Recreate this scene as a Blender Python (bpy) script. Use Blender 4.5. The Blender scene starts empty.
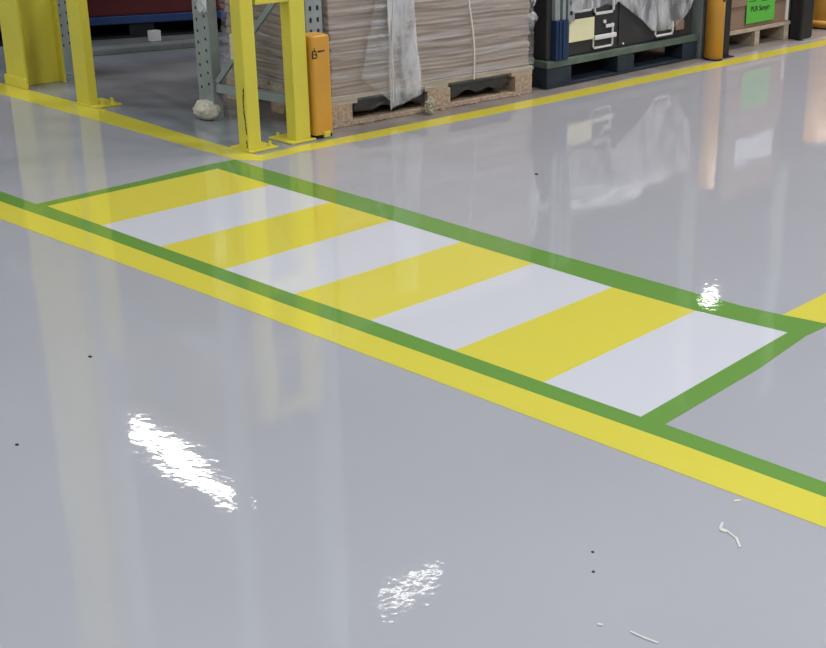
import bpy, bmesh, math, random
from mathutils import Vector, Matrix, noise
random.seed(7)
S = bpy.context.scene
C = S.collection

# ------------------------------------------------------------------ materials
def new_mat(name):
    m = bpy.data.materials.new(name); m.use_nodes = True
    nt = m.node_tree; b = nt.nodes['Principled BSDF']
    return m, nt, b

def mat(name, col, rough=.5, metal=0., spec=.5, var=0., vscale=8., bump=0., bscale=40., coat=0., stretch=None, world=False):
    m, nt, b = new_mat(name)
    b.inputs['Base Color'].default_value = (*col, 1); b.inputs['Roughness'].default_value = rough
    b.inputs['Metallic'].default_value = metal; b.inputs['Specular IOR Level'].default_value = spec
    b.inputs['Coat Weight'].default_value = coat
    if var or bump:
        if world:
            g = nt.nodes.new('ShaderNodeNewGeometry'); src = g.outputs['Position']
        else:
            g = nt.nodes.new('ShaderNodeTexCoord'); src = g.outputs['Object']
        if stretch:
            mp = nt.nodes.new('ShaderNodeMapping'); mp.inputs['Scale'].default_value = stretch
            nt.links.new(src, mp.inputs['Vector']); src = mp.outputs['Vector']
    if var:
        n = nt.nodes.new('ShaderNodeTexNoise'); n.inputs['Scale'].default_value = vscale; n.inputs['Detail'].default_value = 6
        nt.links.new(src, n.inputs['Vector'])
        r = nt.nodes.new('ShaderNodeValToRGB')
        r.color_ramp.elements[0].position = .3; r.color_ramp.elements[1].position = .72
        r.color_ramp.elements[0].color = (*[max(0, c * (1 - var)) for c in col], 1)
        r.color_ramp.elements[1].color = (*[min(1, c * (1 + var)) for c in col], 1)
        nt.links.new(n.outputs['Fac'], r.inputs['Fac']); nt.links.new(r.outputs['Color'], b.inputs['Base Color'])
    if bump:
        n2 = nt.nodes.new('ShaderNodeTexNoise'); n2.inputs['Scale'].default_value = bscale; n2.inputs['Detail'].default_value = 3
        nt.links.new(src, n2.inputs['Vector'])
        bp = nt.nodes.new('ShaderNodeBump'); bp.inputs['Strength'].default_value = 1; bp.inputs['Distance'].default_value = bump
        nt.links.new(n2.outputs['Fac'], bp.inputs['Height']); nt.links.new(bp.outputs['Normal'], b.inputs['Normal'])
    return m

def resin(name, col, var=.02, rough=.035, spec=.5, vscale=.9):
    """glossy poured resin / floor paint: slight orange-peel ripples, shared in world space so the gloss runs on across the paint"""
    m, nt, b = new_mat(name)
    g = nt.nodes.new('ShaderNodeNewGeometry'); P = g.outputs['Position']
    n = nt.nodes.new('ShaderNodeTexNoise'); n.inputs['Scale'].default_value = vscale; n.inputs['Detail'].default_value = 5
    nt.links.new(P, n.inputs['Vector'])
    r = nt.nodes.new('ShaderNodeValToRGB')
    r.color_ramp.elements[0].position = .32; r.color_ramp.elements[1].position = .7
    r.color_ramp.elements[0].color = (*[c * (1 - var) for c in col], 1); r.color_ramp.elements[1].color = (*[c * (1 + var) for c in col], 1)
    nt.links.new(n.outputs['Fac'], r.inputs['Fac']); nt.links.new(r.outputs['Color'], b.inputs['Base Color'])
    b.inputs['Roughness'].default_value = rough; b.inputs['Specular IOR Level'].default_value = spec
    b.inputs['IOR'].default_value = 1.5
    prev = None
    for sc, dist, det in ((3.0, .0013, 1.0), (38.0, .00018, 1.5)):
        t = nt.nodes.new('ShaderNodeTexNoise'); t.inputs['Scale'].default_value = sc; t.inputs['Detail'].default_value = det
        nt.links.new(P, t.inputs['Vector'])
        bp = nt.nodes.new('ShaderNodeBump'); bp.inputs['Strength'].default_value = 1.; bp.inputs['Distance'].default_value = dist
        nt.links.new(t.outputs['Fac'], bp.inputs['Height'])
        if prev: nt.links.new(prev.outputs['Normal'], bp.inputs['Normal'])
        prev = bp
    nt.links.new(prev.outputs['Normal'], b.inputs['Normal'])
    return m

def film_mat(name, alpha_lo=.25, alpha_hi=.8, col=(.8, .78, .8), scale=(1, 1, 1), nscale=9., bump=.01, lo=.38, hi=.68, rough=.18):
    m, nt, b = new_mat(name)
    b.inputs['Base Color'].default_value = (*col, 1); b.inputs['Roughness'].default_value = rough
    b.inputs['Specular IOR Level'].default_value = .8
    tc = nt.nodes.new('ShaderNodeTexCoord'); mp = nt.nodes.new('ShaderNodeMapping'); mp.inputs['Scale'].default_value = scale
    nt.links.new(tc.outputs['Object'], mp.inputs['Vector'])
    n = nt.nodes.new('ShaderNodeTexNoise'); n.inputs['Scale'].default_value = nscale; n.inputs['Detail'].default_value = 5; n.inputs['Distortion'].default_value = .6
    nt.links.new(mp.outputs['Vector'], n.inputs['Vector'])
    mr = nt.nodes.new('ShaderNodeMapRange')
    mr.inputs['From Min'].default_value = lo; mr.inputs['From Max'].default_value = hi
    mr.inputs['To Min'].default_value = alpha_lo; mr.inputs['To Max'].default_value = alpha_hi
    nt.links.new(n.outputs['Fac'], mr.inputs['Value']); nt.links.new(mr.outputs['Result'], b.inputs['Alpha'])
    bp = nt.nodes.new('ShaderNodeBump'); bp.inputs['Strength'].default_value = 1; bp.inputs['Distance'].default_value = bump
    nt.links.new(n.outputs['Fac'], bp.inputs['Height']); nt.links.new(bp.outputs['Normal'], b.inputs['Normal'])
    return m

M = {}
M['floor'] = resin('glossy_grey_resin', (.392, .385, .406), .03)
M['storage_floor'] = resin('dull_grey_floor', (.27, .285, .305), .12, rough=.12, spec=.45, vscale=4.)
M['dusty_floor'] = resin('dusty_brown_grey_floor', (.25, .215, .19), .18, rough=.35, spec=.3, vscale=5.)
M['yellow_paint'] = resin('yellow_floor_paint', (.68, .585, .07), .02)
M['white_paint'] = resin('white_floor_paint', (.62, .61, .645), .01)
M['green_paint'] = resin('green_floor_paint', (.145, .30, .055), .03)
M['yellow_steel'] = mat('yellow_painted_steel', (.70, .60, .065), .38, var=.04, vscale=5, bump=.0006, bscale=25)
M['orange'] = mat('orange_plastic', (.66, .32, .04), .38, var=.06, vscale=6)
M['galv'] = mat('galvanised_steel', (.33, .36, .35), .45, .3, var=.12, vscale=14)
M['hole'] = mat('dark_hole', (.012, .012, .014), .9)
M['black'] = mat('black_plastic', (.009, .009, .012), .45, var=.2, vscale=10)
M['dark_box'] = mat('dark_grey_plastic', (.032, .031, .032), .5, var=.2, vscale=6, bump=.001, bscale=20)
M['blue_pallet'] = mat('dark_blue_grey_plastic', (.018, .028, .042), .6, var=.25, vscale=15)
M['green_deck'] = mat('dusty_green_grey_plastic', (.10, .13, .10), .6, var=.25, vscale=12)
M['blue_steel'] = mat('blue_painted_steel', (.012, .035, .095), .38, .1, var=.15, vscale=20)
M['wood'] = mat('pale_pallet_wood', (.46, .37, .27), .75, var=.22, vscale=9, bump=.001, bscale=60, stretch=(6, 1, 6))
M['chip'] = mat('pressed_chipwood', (.44, .32, .22), .85, var=.35, vscale=70, bump=.002, bscale=90)
M['board'] = mat('brown_card_sheets', (.36, .275, .215), .75, var=.10, vscale=7, bump=.002, bscale=14, stretch=(1, 1, 7))
M['carton'] = mat('brown_cardboard', (.25, .16, .11), .8, var=.08, vscale=5)
M['film'] = film_mat('clear_stretch_film', .10, .60, (.68, .65, .65), (1, .3, 9), 5., .010, .47, .72, rough=.2)
M['film_white'] = film_mat('crumpled_clear_film', .3, .8, (.8, .79, .8), (1, 1, 1), 7., .02, .35, .6)
M['film_tail'] = film_mat('hanging_film_strip', .10, .6, (.8, .79, .8), (1, 1.3, .5), 8., .01, .4, .66)
M['strap'] = mat('cream_strap', (.70, .66, .58), .5)
M['note'] = mat('pale_yellow_paper', (.80, .74, .46), .8, var=.04)
M['white_plastic'] = mat('off_white_plastic', (.72, .69, .66), .5)
M['green_label'] = mat('bright_green_paper', (.10, .45, .05), .7)
M['ink'] = mat('black_ink', (.01, .02, .01), .8)
M['ink_green'] = mat('dark_green_ink', (.02, .18, .02), .8)
M['foam'] = mat('cream_foam_wrap', (.62, .56, .44), .6, var=.15, vscale=30, bump=.006, bscale=30)
M['red'] = mat('dull_red_plastic', (.10, .008, .008), .75, var=.15)
M['dark_film'] = mat('dark_glossy_film', (.045, .042, .042), .3, var=.4, vscale=20, bump=.006, bscale=18, stretch=(1, 1, 5))
M['label_white'] = mat('white_paper', (.75, .76, .8), .6)
M['wall'] = mat('grey_wall_panel', (.30, .31, .33), .8, var=.04, vscale=.5)
M['wall_dark'] = mat('dark_wall_panel', (.12, .125, .135), .8, var=.04, vscale=.5)
M['ceiling'] = mat('pale_ceiling_panel', (.55, .57, .60), .9)
M['lamp_body'] = mat('white_lamp_body', (.7, .7, .7), .5)
M['speck'] = mat('dirt', (.02, .018, .015), .8)
M['scuff'] = mat('dried_pale_resin', (.62, .60, .56), .4)
def emit(name, col, s):
    m, nt, b = new_mat(name)
    b.inputs['Base Color'].default_value = (.8, .8, .8, 1)
    b.inputs['Emission Color'].default_value = (*col, 1); b.inputs['Emission Strength'].default_value = s
    return m

# ------------------------------------------------------------------ helpers
def link(name, bm, m, parent=None, smooth=False):
    me = bpy.data.meshes.new(name); bm.normal_update(); bm.to_mesh(me); bm.free()
    for x in (m if isinstance(m, (list, tuple)) else [m]): me.materials.append(x)
    if smooth:
        for p in me.polygons: p.use_smooth = True
    o = bpy.data.objects.new(name, me); C.objects.link(o)
    if parent: o.parent = parent
    return o

def tag(o, label=None, cat=None, group=None, kind=None):
    if label: o['label'] = label
    if cat: o['category'] = cat
    if group: o['group'] = group
    if kind: o['kind'] = kind
    return o

def thing(name, label, cat, loc=(0, 0, 0), rz=0, group=None):
    o = bpy.data.objects.new(name, None); C.objects.link(o); o.empty_display_size = .1
    o.location = loc; o.rotation_euler = (0, 0, rz)
    return tag(o, label, cat, group)

def box(bm, x0, x1, y0, y1, z0, z1, bev=0, seg=2, mi=0):
    t = bmesh.new(); bmesh.ops.create_cube(t, size=1)
    for v in t.verts:
        v.co = Vector(((x0 + x1) / 2 + v.co.x * (x1 - x0), (y0 + y1) / 2 + v.co.y * (y1 - y0), (z0 + z1) / 2 + v.co.z * (z1 - z0)))
    if bev: bmesh.ops.bevel(t, geom=t.edges[:], offset=bev, segments=seg, profile=.6, affect='EDGES')
    for f in t.faces: f.material_index = mi
    me = bpy.data.meshes.new('t'); t.to_mesh(me); t.free(); bm.from_mesh(me); bpy.data.meshes.remove(me)
    return bm

def bar(bm, a, b, w, h, mi=0):
    """square bar from a to b"""
    a = Vector(a); b = Vector(b); d = b - a; L = d.length
    q = d.to_track_quat('Z', 'Y').to_matrix().to_4x4(); q.translation = a
    t = bmesh.new(); box(t, -w / 2, w / 2, -h / 2, h / 2, 0, L)
    t.transform(q)
    me = bpy.data.meshes.new('t'); t.to_mesh(me); t.free(); bm.from_mesh(me); bpy.data.meshes.remove(me)

def cyl(bm, c, r0, r1, z0, z1, n=32, axis='Z', bev=0):
    t = bmesh.new(); bmesh.ops.create_cone(t, cap_ends=True, segments=n, radius1=r0, radius2=r1, depth=z1 - z0)
    t.transform(Matrix.Translation((0, 0, (z0 + z1) / 2)))
    if bev: bmesh.ops.bevel(t, geom=[e for e in t.edges if all(abs(v.co.z - z1) < 1e-5 for v in e.verts)], offset=bev, segments=3, affect='EDGES')
    if axis == 'X': t.transform(Matrix.Rotation(math.pi / 2, 4, 'Y'))
    if axis == 'Y': t.transform(Matrix.Rotation(-math.pi / 2, 4, 'X'))
    t.transform(Matrix.Translation(c))
    me = bpy.data.meshes.new('t'); t.to_mesh(me); t.free(); bm.from_mesh(me); bpy.data.meshes.remove(me)

def B(*a, **k):
    bm = bmesh.new(); box(bm, *a, **k); return bm

def slab(pts, z0, z1):
    """thin prism on an outline, counter-clockwise from above"""
    bm = bmesh.new()
    a = [bm.verts.new((x, y, z0)) for x, y in pts]; b = [bm.verts.new((x, y, z1)) for x, y in pts]
    n = len(pts)
    bm.faces.new(a[::-1]); bm.faces.new(b)
    for i in range(n): bm.faces.new((a[i], a[(i + 1) % n], b[(i + 1) % n], b[i]))
    bmesh.ops.recalc_face_normals(bm, faces=bm.faces[:])
    return bm

# ------------------------------------------------------------------ the hall
X0, X1, Y0, Y1, H = -15., 11., -9., 20., 6.3
bm = bmesh.new()
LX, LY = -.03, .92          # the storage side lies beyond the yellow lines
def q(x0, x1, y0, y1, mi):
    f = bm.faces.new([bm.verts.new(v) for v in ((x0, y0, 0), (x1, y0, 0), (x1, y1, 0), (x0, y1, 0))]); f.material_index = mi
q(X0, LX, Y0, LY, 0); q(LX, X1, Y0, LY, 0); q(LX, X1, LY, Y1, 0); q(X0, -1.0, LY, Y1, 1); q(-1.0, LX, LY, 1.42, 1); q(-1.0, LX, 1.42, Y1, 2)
bmesh.ops.remove_doubles(bm, verts=bm.verts[:], dist=1e-5)
tag(link('floor', bm, [M['floor'], M['storage_floor'], M['dusty_floor']]), 'glossy pale grey resin factory floor', kind='structure')
tag(link('ceiling', B(X0, X1, Y0, Y1, H, H + .1), M['ceiling']), kind='structure')
tag(link('wall_left', B(X0 - .1, X0, Y0, Y1, 0, H), M['wall']), kind='structure')
tag(link('wall_right', B(X1, X1 + .1, Y0, Y1, 0, H), M['wall']), kind='structure')
tag(link('wall_back', B(X0, X1, Y1, Y1 + .1, 0, H), M['wall']), kind='structure')
tag(link('wall_front', B(X0, X1, Y0 - .1, Y0, 0, H), M['wall']), kind='structure')

# luminaires: long white housings with a lit lens and an area lamp under each
def luminaire(x, y, z, L, W, power, rz=0, label='', glow=30, col=(1, .98, .95)):
    t = thing('ceiling_light', label, 'ceiling light', (x, y, z), rz, 'long ceiling lights')
    link('housing', B(-L / 2 - .04, L / 2 + .04, -W / 2 - .03, W / 2 + .03, .012, .08, bev=.01), M['lamp_body'], t)
    for sx in (-1, 1): link('hanger', B(sx * L * .35 - .006, sx * L * .35 + .006, -.006, .006, .08, H - z), M['galv'], t)
    link('lens', B(-L / 2, L / 2, -W / 2, W / 2, 0, .012), emit('lamp_lens', col, glow), t)
    if power:
        ld = bpy.data.lights.new('lamp', 'AREA'); ld.shape = 'RECTANGLE'; ld.size = L; ld.size_y = W; ld.energy = power; ld.color = col
        lo = bpy.data.objects.new('lamp', ld); C.objects.link(lo); lo.parent = t; lo.location = (0, 0, -.012)
    return t
# seen mirrored in the floor
luminaire(-8.0, 5.86, 6.0, 2.6, .2, 22, math.radians(-8), 'long ceiling light whose broken glare lies on the floor, lower left', 14)
luminaire(-4.14, 5.66, 6.0, .76, .05, 0, math.radians(90), 'small ceiling light mirrored as a short glint at bottom centre', 12)
luminaire(-6.75, 14.7, 6.0, .14, .4, 2, 0, 'ceiling light mirrored as sparkles on the green border', 9)
# unseen fill lights added behind the viewer, over the aisle and at both sides
for i, (x, y, p, lab) in enumerate(((1.8, 4.6, 120, 'first'), (1.4, 8.0, 160, 'second'), (.4, 11.8, 150, 'third'), (-1.2, 16., 170, 'fourth'))):
    luminaire(x, y, 5.9, .5, 2.2, p, 0, 'added unseen fill light over the aisle past the pallets, %s from the crossing' % lab, 6, (1, .93, .925))  # warm fill, added to brighten the far floor
for x, y, p, lab in ((6.5, 0., 200, 'right of the crossing'), (6.5, 4.5, 220, 'right of the aisle'), (6.5, -4.5, 120, 'behind the viewer at right'), (2., -5.5, 70, 'behind the viewer'), (-2.5, -5.5, 110, 'behind the viewer at left'), (-5., -2.6, 130, 'far to the left of the crossing'), (-9., -1.0, 110, 'at the left end of the hall')):
    luminaire(x, y, 5.9, 2.4, .5, p, 0, 'added unseen fill light ' + lab, 6, (.87, .95, 1.))  # cool fill, likewise added for general brightness

# ------------------------------------------------------------------ floor paint
def paint(name, pts, m, label, cat, z=.0012, group=None):
    return tag(link(name, slab(pts, 0.0001, z), M[m]), label, cat, group)
LO = [(.003, .0), (.331, .0), (.662, -.002), (.993, -.002), (1.326, -.002), (1.657, .003), (1.998, .0), (2.328, .0), (2.655, .0)]
UP = [(-.004, .732), (.326, .729), (.657, .732), (.980, .731), (1.330, .726), (1.662, .724), (1.998, .720), (2.318, .730), (2.628, .768)]
names = ['yellow crossing stripe nearest the yellow posts, first of the row', 'white crossing stripe between the first and second yellow stripes',
         'second yellow crossing stripe from the yellow posts', 'white crossing stripe between the second and third yellow stripes',
         'third yellow crossing stripe from the yellow posts', 'white crossing stripe between the third and fourth yellow stripes',
         'yellow crossing stripe nearest the viewer, fourth from the posts', 'white crossing stripe at the right end, against the green end bar']
for i in range(8):
    y = i % 2 == 0
    paint('yellow_stripe' if y else 'white_stripe', [LO[i], LO[i + 1], UP[i + 1], UP[i]], 'yellow_paint' if y else 'white_paint', names[i],
          'crossing stripe', group='yellow crossing stripes' if y else 'white crossing stripes')
# green border: long near line, long far line, left and right end bars
bm = bmesh.new()
near_in = LO; near_out = [(-.09, -.078), (.35, -.070), (.643, -.070), (1.38, -.076), (2.0, -.071), (2.373, -.068), (2.838, -.062), (3.24, -.064), (6., -.066)]
def addslab(bm, pts, z0=.0001, z1=.0014):
    s = slab(pts, z0, z1); me = bpy.data.meshes.new('t'); s.to_mesh(me); s.free(); bm.from_mesh(me); bpy.data.meshes.remove(me)
addslab(bm, [(-8., -.078), *near_out, (6., .0), (3.2, .0), (2.726, .006)] + LO[::-1] + [(-.045, -.012), (-8., -.012)])
addslab(bm, UP + [(2.682, .770), (2.690, .915), (2.593, .898), (2.538, .885), (2.396, .864), (2.166, .860), (1.582, .850), (.887, .861), (.098, .859), (-.070, .868), (-.078, .74)])
addslab(bm, [(-.045, -.012), LO[0], UP[0], (-.078, .74), (-.055, .415)])
addslab(bm, [LO[8], (2.726, .006), (2.711, .48), (2.684, .771), UP[8]])
tag(link('green_border_line', bm, M['green_paint']), 'green painted outline around the striped crossing, running on along the yellow line', 'floor line')
paint('yellow_line', [(-8., -.200), (0, -.190), (1.15, -.180), (2.05, -.183), (2.733, -.187), (3.308, -.187), (6., -.188), (6., -.066), (3.24, -.064), (2.838, -.062), (2.373, -.068), (2.0, -.071), (1.38, -.076), (.643, -.070), (.35, -.070), (-.09, -.078), (-8., -.078)],
      'yellow_paint', 'yellow line in front of the crossing, from left edge to right edge', 'floor line')
paint('yellow_line', [(-10., .83), (-1.756, .845), (-.995, .862), (-.225, .866), (-.065, .868), (.02, .93), (-.06, .975), (-.367, .975), (-1.214, 1.005), (-1.977, .975), (-10., .97)],
      'yellow_paint', 'yellow line at upper left running under the yellow posts', 'floor line', z=.0010)
paint('yellow_line', [(.02, .93), (.012, 1.136), (.045, 1.671), (.085, 2.579), (.110, 3.808), (.150, 5.308), (.40, 14.), (.29, 14.), (.045, 5.495), (.004, 3.955), (-.021, 2.702), (-.051, 1.764), (-.069, 1.201), (-.06, .975)],
      'yellow_paint', 'yellow line along the front of the pallets', 'floor line', z=.0010)
paint('yellow_line', [(2.538, .885), (2.593, .898), (2.67, .913), (2.67, 6.), (2.537, 6.)], 'yellow_paint', 'yellow line at the right edge, leaving the green corner', 'floor line', z=.0010)

# ------------------------------------------------------------------ yellow guards
def bolts(parent, pts, z=.008, m='yellow_steel'):
    for x, y in pts:
        bm = bmesh.new(); cyl(bm, (x, y, 0), .011, .011, z, z + .009, 6); cyl(bm, (x, y, 0), .006, .006, z + .009, z + .022, 10)
        link('anchor_bolt', bm, M[m], parent)
PH = 1.25
t = thing('yellow_hoop_guard', 'yellow steel guard with two posts and a cross bar beside the orange upright guard', 'guard', (-.13, 1.1, 0))
t0 = Vector((-.13, 1.1, 0))
def LB(x0, x1, y0, y1, z0, z1, bev=0, o=t0): return B(x0 - o.x, x1 - o.x, y0 - o.y, y1 - o.y, z0 - o.z, z1 - o.z, bev=bev)
pa = link('post', LB(-.179, -.116, .975, 1.040, .008, PH, .005), M['yellow_steel'], t)
bm = bmesh.new()   # scraped seam down the post
zs = [.012 + i * .008 for i in range(32)]
rr = random.Random(3)
prev = None
for z in zs:
    if .05 < z < .062: prev = None; continue
    x = -.129 + rr.uniform(-.002, .002) + .004 * math.sin(z * 25); w = rr.uniform(.003, .006)
    if prev is not None: box(bm, x - w / 2 - t0.x, x + w / 2 - t0.x, .9738 - t0.y, .9752 - t0.y, z, z + .0082)
    prev = z
link('dark_scrape', bm, M['hole'], pa)
link('foam_pad', LB(-.222, -.1745, .995, 1.010, .37, .475, .004), M['foam'], t)
link('base_plate', LB(-.235, -.100, .972, 1.115, .0012, .009, .001), M['yellow_steel'], t)
link('post', LB(-.176, -.116, 1.222, 1.302, .008, PH, .005), M['yellow_steel'], t)
link('base_plate', LB(-.255, -.100, 1.185, 1.318, .0012, .009, .001), M['yellow_steel'], t)
bolts(t, [(-.205 + .13, 1.09 - 1.1), (-.125 + .13, 1.09 - 1.1), (-.22 + .13, 1.21 - 1.1), (-.215 + .13, 1.28 - 1.1)], .009)
link('cross_bar', LB(-.170, -.118, 1.055, 1.225, .597, .657, .004), M['yellow_steel'], t)
link('cross_bar', LB(-.170, -.118, 1.055, 1.225, PH - .07, PH - .01, .004), M['yellow_steel'], t)

t = thing('yellow_guard_post', 'slim yellow steel post with a bolted base plate, left of the perforated upright', 'guard post', (-1.3, 1.02, 0))
t0 = Vector((-1.3, 1.02, 0))
bm = LB(-1.358, -1.256, .987, 1.030, .008, PH, .004, t0)
link('post', bm, M['yellow_steel'], t)
link('base_plate', LB(-1.362, -1.2, .98, 1.115, .0012, .009, .001, t0), M['yellow_steel'], t)
bolts(t, [(.06, .02), (.075, .065), (.05, .075)], .009)

t = thing('yellow_column', 'broad yellow steel column with deep flanges at the upper left edge', 'steel column', (-1.85, 1.1, 0))
t0 = Vector((-1.85, 1.1, 0))
link('flange', LB(-1.935, -1.775, .99, 1.003, .0012, 6.29, .001, t0), M['yellow_steel'], t)
link('flange', LB(-1.935, -1.797, 1.198, 1.211, .0012, 6.29, .001, t0), M['yellow_steel'], t)
link('web', LB(-1.853, -1.838, 1.003, 1.198, .0012, 6.29, 0, t0), M['yellow_steel'], t)
link('base_collar', LB(-1.94, -1.755, .978, .990, .0012, .05, .003, t0), M['yellow_steel'], t)

# ------------------------------------------------------------------ pallet rack end frame
UX0, UX1, UY = -.785, -.680, 1.235
def upright(parent, x0, x1, y0, y1, h, face='-y', z0=.004, side=True):
    """open steel post with two rows of punched holes"""
    u = link('upright', B(x0, x1, y0, y1, z0, h, bev=.004), M['galv'], parent)
    bm = bmesh.new()
    n = int((min(h, 2.2) - .12) / .05)
    for i in range(n):
        z = .14 + i * .05
        if face == '-y':
            for fx in (.25, .75):
                x = x0 + (x1 - x0) * fx
                zz = z + (.02 if fx > .5 else 0)
                box(bm, x - .0045, x + .0045, y0 - .001, y0 + .001, zz - .006, zz + .006)
        for fy in (.28, .72) if side else ():
            y = y0 + (y1 - y0) * fy
            box(bm, x1 - .001, x1 + .001, y - .006, y + .006, z - .01, z + .01)
    link('punched_holes', bm, M['hole'], u)
    link('foot_plate', B(x0 - .01, x1 + .01, y0 - .01, y1 + .01, .001, .006), M['galv'], u)
    return u
t = thing('rack_end_frame', 'grey perforated steel rack frame with a diagonal brace behind the yellow guard', 'rack frame')
upright(t, UX0, UX1, UY, UY + .05, 3.6, side=False)
upright(t, -.30, -.21, 1.385, 1.475, 3.6)
bm = bmesh.new(); bar(bm, (-.68, 1.262, .145), (-.30, 1.41, .125), .03, .038); link('frame_brace', bm, M['galv'], t)
for a, b in ((.17, .68), (1.14, .70), (1.17, 1.66), (2.2, 1.7)):
    bm = bmesh.new(); bar(bm, (-.68, 1.262, a), (-.30, 1.41, b), .02, .022); link('frame_brace', bm, M['galv'], t)
t = thing('rack_end_frame', 'grey perforated rack upright glimpsed between the broad column and slim yellow post', 'rack frame')
upright(t, -2.01, -1.90, 1.33, 1.42, 3.6)
# cream foam wrap round the foot of the perforated upright
bm = bmesh.new(); bmesh.ops.create_icosphere(bm, subdivisions=5, radius=1)
for v in bm.verts:
    d = v.co.normalized()
    n = noise.noise(d * 1.8 + Vector((3, 1, 5))) * .16 + noise.noise(d * 5) * .09
    r = 1 + n
    v.co = Vector((-.724 + d.x * .060 * r, 1.226 + d.y * .056 * r, .040 + d.z * .048 * r))
    v.co.z = max(.002, v.co.z)
tag(link('foam_foot_wrap', bm, M['foam'], smooth=True), 'crumpled cream foam wrapped around the foot of the perforated upright', 'foam wrap')
# torn white film caught on the upright high up
def sheet(name, m, f, nu, nv, parent=None, thick=.0015, smooth=True):
    bm = bmesh.new(); g = [[bm.verts.new(f(i / nu, j / nv)) for j in range(nv + 1)] for i in range(nu + 1)]
    for i in range(nu):
        for j in range(nv): bm.faces.new((g[i][j], g[i + 1][j], g[i + 1][j + 1], g[i][j + 1]))
    bmesh.ops.recalc_face_normals(bm, faces=bm.faces[:])
    o = link(name, bm, M[m], parent, smooth)
    s = o.modifiers.new('t', 'SOLIDIFY'); s.thickness = thick
    return o
def torn(u, v):
    n = noise.noise(Vector((u * 4, v * 5, 2)))
    return (-.73 + .075 * u + .015 * n, 1.222 + .008 * math.sin(v * 7 + u * 4), .49 + .025 * n * u - .02 * abs(math.sin(u * 9)) + v * .2)
tag(sheet('torn_film', 'film_white', torn, 14, 16), 'torn white film scrap hanging on the perforated upright at the top', 'film scrap')
# shelf beams and deck of the left bay: shade what lies beneath
t = thing('shelf_bay', 'raised shelf deck of the rack seen only in shade and reflection', 'shelf', (-2.2, 2.38, 0))
bm = bmesh.new(); box(bm, -.9, 1.2, -.9, -.86, 1.28, 1.38); link('shelf_beam', bm, M['galv'], t)
bm = bmesh.new(); box(bm, -.9, 1.2, .9, .94, 1.28, 1.38); link('shelf_beam', bm, M['galv'], t)
bm = bmesh.new(); box(bm, -.9, 1.2, -.86, .9, 1.34, 1.38); link('deck', bm, M['wood'], t)
for i, (x, y, w, d, h) in enumerate(((-2.75, 1.95, .7, .6, .55), (-1.9, 1.9, .75, .6, .7))):
    tag(link('carton', B(x - w / 2, x + w / 2, y - d / 2, y + d / 2, 1.381, 1.381 + h, bev=.005), M['carton']), 'brown carton up on the shelf deck, ' + ('left one' if i == 0 else 'right one'), 'box', 'cartons on the shelf deck')

# far left under the shelf: blue pallet with red crate, low rail
t = thing('blue_pallet', 'blue pallet low in the shade behind the slim yellow post', 'pallet', (-2.95, 2.25, 0), math.radians(-16))
link('deck', B(-.35, .35, -.75, .95, .085, .13, bev=.004), mat('shaded_blue_plastic', (.015, .045, .16), .5), t)
link('bottom_runner', B(-.33, .33, -.75, .95, .001, .015), M['black'], t)  # black runner sheet added to deepen the shade under the pallet
for y in (-.6, -.02, .58):
    link('block', B(-.33, .33, y, y + .14, .0155, .084), M['black'], t)
bm = B(-.33, .34, -.72, .93, .131, .60, bev=.01)
for z in (.25, .35, .45): box(bm, -.335, .348, -.73, .94, z, z + .012)
rc = link('red_crate', bm, M['red']); rc.location = (-2.95, 2.25, 0); rc.rotation_euler.z = math.radians(-16)
tag(rc, 'dull red crate standing on the blue pallet behind the slim post', 'crate')
t = thing('low_floor_rail', 'low grey steel rail on the shaded floor behind the slim yellow post', 'floor rail')
bm = bmesh.new(); box(bm, -.05, .05, -.7, .8, .001, .03, bev=.003); link('rail', bm, M['galv'], t); t.location = (-2.28, 2.0, 0); t.rotation_euler.z = math.radians(-12)
tag(link('white_bracket', B(-2.50, -2.46, 2.16, 2.22, .001, .06, bev=.003), M['white_plastic']), 'small white bracket standing before the blue pallet', 'bracket')
# black block standing in for the dark rack background far left
bm = B(-4.6, -3.5, 1.3, 5.4, .002, 1.25, bev=.01)
for z in (.3, .6, .9): box(bm, -4.61, -3.49, 1.29, 5.41, z, z + .015)
tag(link('dark_rack_back', bm, M['black']), 'long dark rack back in the shade beyond the red crate', 'cabinet')

# ------------------------------------------------------------------ orange guards and bollards
t = thing('orange_upright_guard', 'orange plastic upright guard with a black emblem, right of the yellow frame', 'upright guard', (-.15, 1.375, 0))
bm = bmesh.new()
prof = [(-.045, -.058), (.034, -.058), (.044, -.054), (.048, -.046), (.048, .032), (.044, .041), (.036, .045), (-.045, .045)]
zz = [.018, .03, .436, .441, .444]; ins = [.0, 0., 0., .001, .004]
rings = []
for z, s in zip(zz, ins): rings.append([bm.verts.new((x - math.copysign(s, x), y - math.copysign(s, y), z)) for x, y in prof])
for a, b in zip(rings, rings[1:]):
    for i in range(8): bm.faces.new((a[i], a[(i + 1) % 8], b[(i + 1) % 8], b[i]))
bm.faces.new(rings[0][::-1]); bm.faces.new(rings[-1])
sh = link('shell', bm, M['orange'], t)
link('base_pad', B(-.04, .04, -.045, .04, .0012, .018), M['black'], t)
link('clip', B(.035, .052, -.012, .022, .003, .03, bev=.003), M['yellow_steel'], t)
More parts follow.
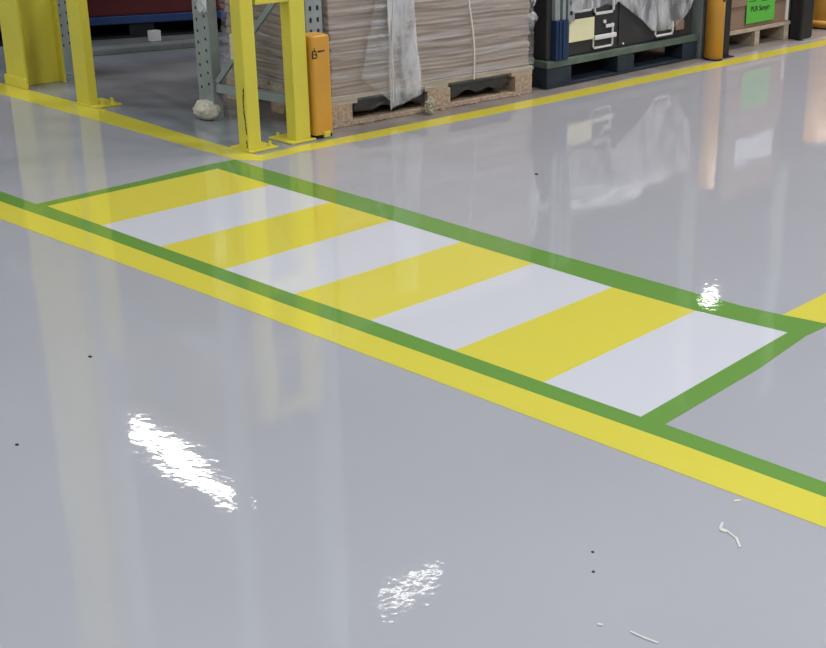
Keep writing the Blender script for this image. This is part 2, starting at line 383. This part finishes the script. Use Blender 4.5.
# emblem: a little black figure-like mark and a short illegible word
bm = bmesh.new(); X = .0481
for (y0, y1, z0, z1) in ((-.026, -.021, .345, .372), (-.022, -.008, .368, .373), (-.010, -.005, .352, .368), (-.026, -.006, .342, .347), (-.017, -.013, .373, .384), (-.020, -.010, .356, .360), (-.006, -.002, .345, .356)):
    box(bm, X, X + .0006, y0 * 1.2 - .026, y1 * 1.2 - .026, z0 * 1.1 - .026, z1 * 1.1 - .026)
link('emblem', bm, M['ink'], sh)
def text(name, s, size, m, parent, origin, rz=math.pi / 2, shear=0):
    cu = bpy.data.curves.new(name, 'FONT'); cu.body = s; cu.size = size; cu.extrude = .0003; cu.offset = .0012
    o = bpy.data.objects.new(name, cu); C.objects.link(o)
    dg = bpy.context.evaluated_depsgraph_get(); me = bpy.data.meshes.new_from_object(o.evaluated_get(dg)); bpy.data.objects.remove(o)
    me.materials.clear(); me.materials.append(M[m])
    o = bpy.data.objects.new(name, me); C.objects.link(o); o.parent = parent
    o.location = origin; o.rotation_euler = (math.pi / 2, 0, rz)
    return o
bm = bmesh.new()
for i in range(5): box(bm, X, X + .0006, -.026 + i * .0075, -.019 + i * .0075, .374 + i * .0006, .383 - (i % 2) * .002)
link('emblem_word', bm, M['ink'], sh)

def bollard(name, label, x, y, r, h, cap=.012):
    t = thing(name, label, 'bollard', (x, y, 0), 0, 'round orange bollards')
    bm = bmesh.new(); cyl(bm, (0, 0, 0), r, r, .012, h, 40, bev=cap); link('tube', bm, M['orange'], t, True)
    bm = bmesh.new(); cyl(bm, (0, 0, 0), r * 1.02, r * 1.02, .0012, .012, 40); link('base_ring', bm, M['black'], t)
    return t
b1 = bollard('orange_bollard', 'round orange bollard between the dark crate and the cardboard box', -.045, 4.305, .056, .78)
b1.children[0].data.polygons.foreach_set('use_smooth', [True] * len(b1.children[0].data.polygons))
bm = bmesh.new(); box(bm, .05, .0565, -.012, .012, .345, .36, bev=.001); link('dark_mark', bm, M['ink'], b1)
b2 = bollard('orange_bollard', 'thick orange bollard cut off by the right edge', -.255, 5.95, .125, .8)
bm = bmesh.new(); cyl(bm, (0, 0, 0), .132, .126, .03, .06, 40); link('scuffed_band', bm, M['orange'], b2, True)
t = thing('black_upright', 'narrow black upright standing against the round orange bollard', 'rack upright', (-.06, 4.42, 0))
link('post', B(-.045, .03, -.035, .03, .005, .9, bev=.003), M['black'], t)
link('foot_plate', B(-.05, .05, -.045, .06, .0012, .006), M['black'], t)
t = thing('grey_upright', 'grey steel upright hidden behind the round orange bollard', 'rack upright', (-.16, 4.27, 0))
link('post', B(-.04, .04, -.0, .05, .005, 2.3, bev=.003), M['galv'], t); link('foot_plate', B(-.045, .045, -.003, .055, .0012, .0045), M['galv'], t)
t = thing('black_post_guard', 'wide black post guard right of the cardboard box', 'post guard', (-.08, 5.4, 0))
bm = B(-.055, .040, -.085, .065, .006, .85, bev=.012)
link('shell', bm, M['black'], t); link('foot_plate', B(-.06, .05, -.05, .08, .0012, .006), M['galv'], t)
link('back_channel', B(-.10, -.055, -.05, .06, .006, 2.6), M['galv'], t)

# ------------------------------------------------------------------ wrapped load of card sheets
RZ = math.radians(-3.6)
t = thing('wooden_pallet', 'chipwood-block pallet under the film-wrapped brown load', 'pallet', (-.205, 1.50, 0), RZ)
PL, PW = 1.262, .80       # length along local y, depth along local -x
for x0 in (-.1, -.45, -.80):
    link('bottom_board', B(x0, x0 + .1, 0, PL, .002, .022, bev=.001), M['chip'], t)
for x0 in (-.1, -.45, -.80):
    for y0, w in ((0, .115), (.56, .145), (PL - .12, .12)):
        link('block', B(x0, x0 + .1, y0, y0 + w, .0225, .10, bev=.002), M['chip'], t)
bm = bmesh.new()
for i in range(7): box(bm, -.80 + i * .1165, -.80 + i * .1165 + .1, 0, PL, .122, .143)
link('top_boards', bm, M['wood'], t)
bm = bmesh.new()
for y0 in (0, .545, PL - .145): box(bm, -.8, 0, y0, y0 + .145, .1005, .1215)
link('cross_boards', bm, M['wood'], t)
for ya, yb in ((.13, .55), (.715, 1.105)):
    def skirt(u, v, ya=ya, yb=yb):
        y = ya + (yb - ya) * u
        n = noise.noise(Vector((y * 9, v * 3, 4)))
        zb = .058 + .006 * math.sin(u * 17 + ya * 5) + .022 * n
        return (-.012 + .006 * n, y, .142 + (zb - .142) * v)
    link_o = sheet('dark_film_skirt', 'dark_film', skirt, 30, 8, t, .001)
# body of stacked sheets
load = thing('sheet_stack', 'film-wrapped stack of brown card sheets on the wooden pallet', 'wrapped load', (-.205, 1.50, .144), RZ)
bm = bmesh.new()
x0, x1, y0, y1 = -.80, .0, .0, PL
ZH = .86; NL = 44; SUB = 4
per = []
def edge(a, b, n): return [(a[0] + (b[0] - a[0]) * i / n, a[1] + (b[1] - a[1]) * i / n) for i in range(n)]
pts = edge((x0, y0), (x1, y0), 40) + edge((x1, y0), (x1, y1), 90) + edge((x1, y1), (x0, y1), 30) + edge((x0, y1), (x0, y0), 40)
cx, cy = (x0 + x1) / 2, (y0 + y1) / 2
rings = []
for j in range(NL * SUB + 1):
    z = ZH * j / (NL * SUB); L = j // SUB; fr = (j % SUB) / SUB
    ring = []
    for (x, y) in pts:
        wz = .012 * noise.noise(Vector((x * 1.7, y * 1.7, z * 3)))          # layers sag and wander
        zz_ = z + wz
        lid = math.floor((zz_ + .02 * noise.noise(Vector((x * 3, y * 3, 7)))) / ZH * NL)
        jit = noise.noise(Vector((lid * 3.7, x * 2, y * 2.2))) * .007
        pil = -.0032 * abs(math.sin(math.pi * (zz_ / ZH * NL)))
        groove = noise.noise(Vector((lid * 1.3, 9, y * 1.1 + x))) * .006
        s = -.012 + jit + pil + groove
        nx = (1 if x >= x1 - 1e-6 else -1 if x <= x0 + 1e-6 else 0); ny = (1 if y >= y1 - 1e-6 else -1 if y <= y0 + 1e-6 else 0)
        ring.append(bm.verts.new((x + nx * s, y + ny * s, z)))
    rings.append(ring)
n = len(pts)
for a, b in zip(rings, rings[1:]):
    for i in range(n): bm.faces.new((a[i], a[(i + 1) % n], b[(i + 1) % n], b[i]))
bm.faces.new(rings[-1]); bm.faces.new(rings[0][::-1])
link('card_sheets', bm, M['board'], load, True)
# stretch film round it, with creases
bm = bmesh.new(); rings = []
for j in range(61):
    z = -.03 + (ZH + .045) * j / 60
    ring = []
    for (x, y) in pts:
        nx = (1 if x >= x1 - 1e-6 else -1 if x <= x0 + 1e-6 else 0); ny = (1 if y >= y1 - 1e-6 else -1 if y <= y0 + 1e-6 else 0)
        s = .004 + .006 * noise.noise(Vector((x * 2, y * 2, z * 30))) + .004 * noise.noise(Vector((x * 7, y * 7, z * 60)))
        s += .02 * max(0, (z / ZH) - .75) * noise.noise(Vector((x * 6, y * 6, z * 6)))
        if z < 0: s += .002
        ring.append(bm.verts.new((x + nx * s, y + ny * s, z)))
    rings.append(ring)
for a, b in zip(rings, rings[1:]):
    for i in range(n): bm.faces.new((a[i], a[(i + 1) % n], b[(i + 1) % n], b[i]))
link('stretch_film', bm, M['film'], load, True)
# cream strap
bm = bmesh.new()
for i in range(40):
    z = -.02 + i * .022; y = .845 + .012 * math.sin(i * .23) - .028 * (i / 25)
    y2 = .845 + .012 * math.sin((i + 1) * .23) - .028 * ((i + 1) / 25)
    bar(bm, (.014, y, z), (.014, y2, z + .0225), .004, .0075)
link('strap', bm, M['strap'], load)
# folded film tail hanging down the front
def tail(u, v):
    z = .72 - .80 * v
    w = .12 + .085 * v
    y = .325 - .01 * v + w * u - .02 * math.sin(v * 3)
    zz2 = z + (.10 * (1 - u * 1.3) * -.2 if v > .9 else 0) + (.09 * u * max(0, v - .55))
    n = noise.noise(Vector((u * 4, v * 4, 1))) * .014 + noise.noise(Vector((u * 12, v * 14, 3))) * .003
    return (.026 + .012 * math.sin(u * 7 + v * 3) + n, y, zz2)
sheet('film_tail', 'film_tail', tail, 30, 60, load)
def lefttail(u, v):
    z = .5 - .56 * v
    n = noise.noise(Vector((u * 5, v * 6, 8))) * .01
    return (.020 + n, .325 - .17 * u * (.3 + .7 * v) , z + .13 * u * v)
sheet('film_tail', 'film', lefttail, 20, 30, load)
bm = bmesh.new()
for i in range(36):
    a = i / 36; z = .58 - .64 * a
    bar(bm, (.04 + .004 * math.sin(a * 9), .328 + .006 * math.sin(a * 5) - .006 * a, z), (.04 + .004 * math.sin((a + 1 / 36) * 9), .328 + .006 * math.sin((a + 1 / 36) * 5) - .006 * a, z - .0185), .004, .004)
link('film_cord', bm, M['strap'], load)
def knob(u, v):
    a = u * 2 * math.pi; b = (v - .5) * math.pi
    n = 1 + .35 * noise.noise(Vector((u * 5, v * 5, 2)))
    return (-.01 + .03 * n * math.cos(b) * math.cos(a), PL + .005 + .03 * n * math.cos(b) * math.sin(a), .24 + .028 * n * math.sin(b))
sheet('film_knot', 'film_tail', knob, 20, 12, load, .001)
def flare(u, v):
    n = noise.noise(Vector((u * 4, v * 4, 6)))
    return (-.03 + .02 * n, PL + .01 + .085 * u * (.4 + .6 * math.sin(v * 3)), .33 + .3 * v + .06 * u * (v - .6) + .02 * n)
sheet('film_flare', 'film_white', flare, 14, 20, load, .001)

# strewn film and wood dust at the pallet foot
bm = bmesh.new(); bmesh.ops.create_icosphere(bm, subdivisions=4, radius=1)
for v in bm.verts:
    d = v.co.normalized(); r = 1 + .45 * noise.noise(d * 2.5 + Vector((1, 8, 2))) + .2 * noise.noise(d * 7)
    v.co = Vector((-.125 + d.x * .022 * r, 2.03 + d.y * .028 * r, max(.002, .036 + d.z * .040 * r)))
tag(link('film_knot', bm, film_mat('yellowed_film', .55, .95, (.50, .46, .34), (1, 1, 1), 40., .01)), 'crumpled knot of yellowish film on the floor in front of the pallet', 'film scrap')
bm = bmesh.new(); r_ = random.Random(5)
for i in range(150):
    y = r_.uniform(1.62, 2.68); x = -.205 + .063 * (y - 1.5) + r_.uniform(-.03, .028)
    a = r_.uniform(0, 3.1); l = r_.uniform(.006, .028); w = r_.uniform(.002, .007)
    z = .0005 + r_.uniform(0, .01)
    bar(bm, (x, y, z + .002), (x + l * math.cos(a) * .5, y + l * math.sin(a), z + r_.uniform(.001, .012)), w, .0015)
tag(link('wood_chips', bm, M['chip']), 'splinters and chips strewn along the foot of the wooden pallet', 'wood chips', kind='stuff')

# ------------------------------------------------------------------ dark crate on dark blue pallet
t = thing('plastic_pallet', 'dark blue-grey plastic pallet with dusty green deck under the dark crate', 'pallet', (-.125, 2.875, 0))
for x0 in (-.13, -.53, -.93):
    for y0, w in ((.0, .20), (.60, .15), (1.22, .15)):
        link('block', B(x0, x0 + .13, y0, y0 + w, .016, .108, bev=.004), M['blue_pallet'], t)
    link('bottom_runner', B(x0, x0 + .13, 0, 1.37, .002, .0155, bev=.002), M['blue_pallet'], t)
bm = bmesh.new(); box(bm, -.93, .003, -.002, 1.375, .1085, .143, bev=.003); link('deck', bm, M['green_deck'], t)
t = thing('dark_crate', 'large dark plastic crate on the plastic pallet, notes stuck on its front', 'crate', (-.14, 2.875, .1435))
o0 = Vector((-.14, 2.875, .1435))
def D(x0, x1, y0, y1, z0, z1, bev=0): return B(x0 - o0.x, x1 - o0.x, y0 - o0.y, y1 - o0.y, z0 - o0.z, z1 - o0.z, bev=bev)
link('body', D(-1.0, -.15, 2.9, 4.22, .1436, .60, .01), M['dark_box'], t)
link('rim', D(-1.01, -.142, 2.89, 4.23, .52, .57, .006), M['dark_box'], t)
for yy in (3.5, 3.85): link('rib', D(-.15, -.143, yy, yy + .02, .16, .52), M['dark_box'], t)
cp = link('corner_post', D(-.15, -.115, 2.935, 3.035, .144, .350, .004), M['blue_steel'], t)
bm = D(-.115, -.110, 2.955, 2.965, .15, .345); box(bm, -.115 - o0.x, -.11 - o0.x, 2.985 - o0.y, 2.99 - o0.y, .15 - o0.z, .345 - o0.z)
link('ridge', bm, M['blue_steel'], cp)
cp = link('grey_post', D(-.15, -.125, 2.935, 2.975, .35, 1.0, .003), M['galv'], t)
tag(cp, 'grey ribbed steel post')
cp2 = link('grey_post', D(-.15, -.12, 2.99, 3.015, .35, 1.0, .003), M['galv'], t)
bm = D(-.152, -.118, 3.03, 3.085, .335, 1.0, .002)
cp3 = link('perforated_strip', bm, M['galv'], t)
bm = bmesh.new()
for i in range(12): box(bm, -.1185 - o0.x, -.1165 - o0.x, 3.045 - o0.y, 3.065 - o0.y, .37 + i * .05 - o0.z, .39 + i * .05 - o0.z)
link('punched_holes', bm, M['hole'], cp3)
# notes and clips on its face
nt_ = link('yellow_note', D(-.1415, -.138, 3.065, 3.275, .222, .338), M['note'], t)
def wfr(name, y0, y1, z0, z1, w=.009, x=-.138):
    bm = D(x - .008, x, y0, y1, z0, z0 + w); 
    box(bm, x - .008 - o0.x, x - o0.x, y1 - w - o0.y, y1 - o0.y, z0 - o0.z, z1 - o0.z)
    box(bm, x - .008 - o0.x, x - o0.x, y0 - o0.y, y0 + w * .7 - o0.y, z0 - o0.z, z0 + (z1 - z0) * .5 - o0.z)
    return link(name, bm, M['white_plastic'], t)
wfr('card_clip', 3.27, 3.445, .165, .29, .010)
link('card_clip', D(-.141, -.126, 3.275, 3.46, .214, .238, .004), M['white_plastic'], t)
link('card_clip', D(-.141, -.133, 3.375, 3.445, .27, .288, .002), M['white_plastic'], t)
bm = bmesh.new(); cyl(bm, (-.135 - o0.x, 3.36 - o0.y, .305 - o0.z), .010, .010, -.004, .004, 16, 'X'); link('white_stud', bm, M['white_plastic'], t)
bm = bmesh.new(); cyl(bm, (-.143 - o0.x, 3.54 - o0.y, .165 - o0.z), .006, .006, -.004, .004, 12, 'X'); link('white_stud', bm, M['white_plastic'], t)
wfr('card_clip', 3.09, 3.26, .372, .43, .011); wfr('card_clip', 3.275, 3.45, .345, .42, .014); wfr('card_clip', 3.80, 3.975, .176, .25, .010, -.112)
link('brown_tab', D(-.14, -.125, 4.02, 4.1, .19, .245, .004), M['carton'], t)
# white film slips over the crate and load above
fl = thing('draped_film', 'translucent film draped over the load on the dark crate', 'film', (-.14, 2.875, .6))
bnd = [(3.05, .385), (3.12, .375), (3.27, .39), (3.34, .405), (3.40, .385), (3.44, .41), (3.56, .345), (3.66, .29), (3.77, .215), (3.86, .205), (3.97, .205), (4.06, .255), (4.14, .31), (4.20, .40)]
def bb(y):
    for (a, za), (b, zb) in zip(bnd, bnd[1:]):
        if a <= y <= b: return za + (zb - za) * (y - a) / (b - a)
    return .5
fo = Vector((-.14, 2.875, .6))
def drape(u, v):
    y = 3.05 + 1.15 * u; z1_ = .66; z = z1_ + (bb(y) - z1_) * v
    n = noise.noise(Vector((y * 5, z * 4, 3))) * .018 + noise.noise(Vector((y * 12 + z * 6, z * 8, 5))) * .005
    return Vector((-.112 + n + .015 * (1 - v), y, z)) - fo
sheet('film_sheet', 'film_tail', drape, 90, 30, fl, .001)
def heap(u, v):
    a = u * 2 * math.pi; b = v * math.pi / 2
    sx, sy, sz = .36, .53, .22
    n = 1 + .10 * noise.noise(Vector((math.cos(a) * 2, math.sin(a) * 2, v * 3))) + .06 * noise.noise(Vector((math.cos(a) * 6, math.sin(a) * 6, v * 8)))
    cb = math.cos(b) ** .45
    ca, sa = math.cos(a), math.sin(a)
    ca = math.copysign(abs(ca) ** .5, ca); sa = math.copysign(abs(sa) ** .5, sa)
    return Vector((-.50 + sx * n * cb * ca, 3.62 + sy * n * cb * sa, .60 + sz * n * math.sin(b))) - fo
sheet('film_heap', 'film_white', heap, 80, 24, fl, .001)

# ------------------------------------------------------------------ cardboard box on a pale pallet
t = thing('pale_wooden_pallet', 'pale narrow wooden pallet under the cardboard box with the green label', 'pallet', (-.13, 4.46, 0))
for y0 in (.015, .435, .79):
    link('stringer', B(-.78, 0, y0, y0 + .055, .002, .098, bev=.001), M['wood'], t)
bm = bmesh.new()
for i in range(6): box(bm, -.78 + i * .1365, -.78 + i * .1365 + .1, 0, .86, .0985, .12)
link('top_boards', bm, M['wood'], t)
t = thing('cardboard_box', 'brown cardboard box with a bright green label on its front', 'box', (-.14, 4.47, .1205))
o0 = Vector((-.14, 4.47, .1205))
bd = link('body', D(-.92, -.14, 4.475, 5.285, .1206, .262, .003), M['carton'], t)
link('lid', D(-.93, -.13, 4.465, 5.295, .262, .55, .004), M['carton'], t)
link('edge_film', D(-.15, -.132, 5.262, 5.292, .128, .27, .003), M['white_plastic'], t)
gl = link('green_label', D(-.1295, -.128, 4.775, 5.105, .150, .40), M['green_label'], t)
tag(gl, 'bright green paper label with black print')
text('label_text', 'PUR Sample', .046, 'ink', gl, Vector((-.1278, 4.822, .222)) - o0)
bm = bmesh.new()
for (a, b, z) in ((4.80, 4.86, .315), (4.87, 4.90, .318), (4.93, 5.03, .308), (4.80, 4.88, .283), (4.94, 5.02, .277), (4.8, 4.98, .35), (4.8, 4.95, .375)):
    box(bm, -.1279 - o0.x, -.1275 - o0.x, a - o0.y, b - o0.y, z - o0.z, z + .008 - o0.z)
link('printed_lines', bm, M['ink_green'], gl)
t = thing('carton_stack', 'upper carton with a white label standing on the cardboard box', 'box', (-.53, 4.88, .551))
link('body', B(-.38, .38, -.39, .39, 0, .42, bev=.005), M['carton'], t)
link('white_label', B(.3805, .382, -.10, .36, .04, .22), M['label_white'], t)

# ------------------------------------------------------------------ bits on the floor
def blob(name, pts, m, label, cat, z1=.003, group=None):
    bm = bmesh.new()
    for a, b, w in pts: bar(bm, (*a, .0012), (*b, .0014), w, z1 * .6)
    return tag(link(name, bm, M[m]), label, cat, group)
def speck(x, y, r, label):
    bm = bmesh.new(); bmesh.ops.create_icosphere(bm, subdivisions=2, radius=1)
    for v in bm.verts: v.co = Vector((x + v.co.x * r, y + v.co.y * r * .8, max(.0002, r * .2 + v.co.z * r * .5)))
    tag(link('dirt_speck', bm, M['speck']), label, 'dirt speck', 'dark specks on the grey floor')
speck(1.315, -.682, .006, 'dark dirt speck on the grey floor left of centre, below the yellow line')
speck(1.654, -1.09, .005, 'dark dirt speck near the left edge')
speck(.93, 2.13 - .55, .008, 'dark speck on the grey floor beyond the green line')
speck(2.98, -.60, .004, 'dark speck near bottom right, upper of a pair')
speck(3.03, -.66, .004, 'dark speck near bottom right, lower of a pair')
blob('resin_drip', [((3.120, -.318), (3.132, -.345), .006), ((3.132, -.345), (3.150, -.345), .012), ((3.150, -.343), (3.178, -.355), .005), ((3.178, -.352), (3.208, -.382), .006)],
     'scuff', 'pale curled resin drip below the yellow line at right', 'resin drip')
blob('pale_scratch', [((3.219, -.783), (3.25, -.783), .004), ((3.25, -.783), (3.283, -.780), .005)], 'scuff', 'thin pale scratch at the bottom right', 'scratch')
blob('pale_flake', [((3.155, -.803), (3.166, -.800), .006)], 'scuff', 'small white flake left of the pale scratch', 'flake')
blob('yellow_flake', [((3.085, -.218), (3.095, -.206), .005)], 'note', 'tiny pale yellow flake just below the yellow line', 'flake')

# ------------------------------------------------------------------ world, camera, colour
w = bpy.data.worlds.new('world'); S.world = w; w.use_nodes = True
w.node_tree.nodes['Background'].inputs[0].default_value = (.7, .75, .8, 1); w.node_tree.nodes['Background'].inputs[1].default_value = .3
cam = bpy.data.cameras.new('camera'); co = bpy.data.objects.new('camera', cam); C.objects.link(co); S.camera = co
r = Vector((0.81439675, 0.57807224, 0.05089605)); u = Vector((-0.25415375, 0.27645502, 0.92681093)); f = Vector((-0.5216932, 0.76772723, -0.3720633))
m = Matrix((r, u, -f)).transposed().to_4x4(); m.translation = (4.52952212, -2.58843639, 1.5)
co.matrix_world = m
cam.sensor_fit = 'HORIZONTAL'; cam.sensor_width = 36; cam.lens = 1376.026 / 826 * 36
cam.shift_x = (413 - 682.49) / 826; cam.shift_y = (339.81 - 324) / 826
cam.clip_start = .05; cam.clip_end = 100
S.view_settings.view_transform = 'Standard'; S.view_settings.look = 'None'; S.view_settings.gamma = 1; S.view_settings.use_curve_mapping = False
S.view_settings.exposure = .06
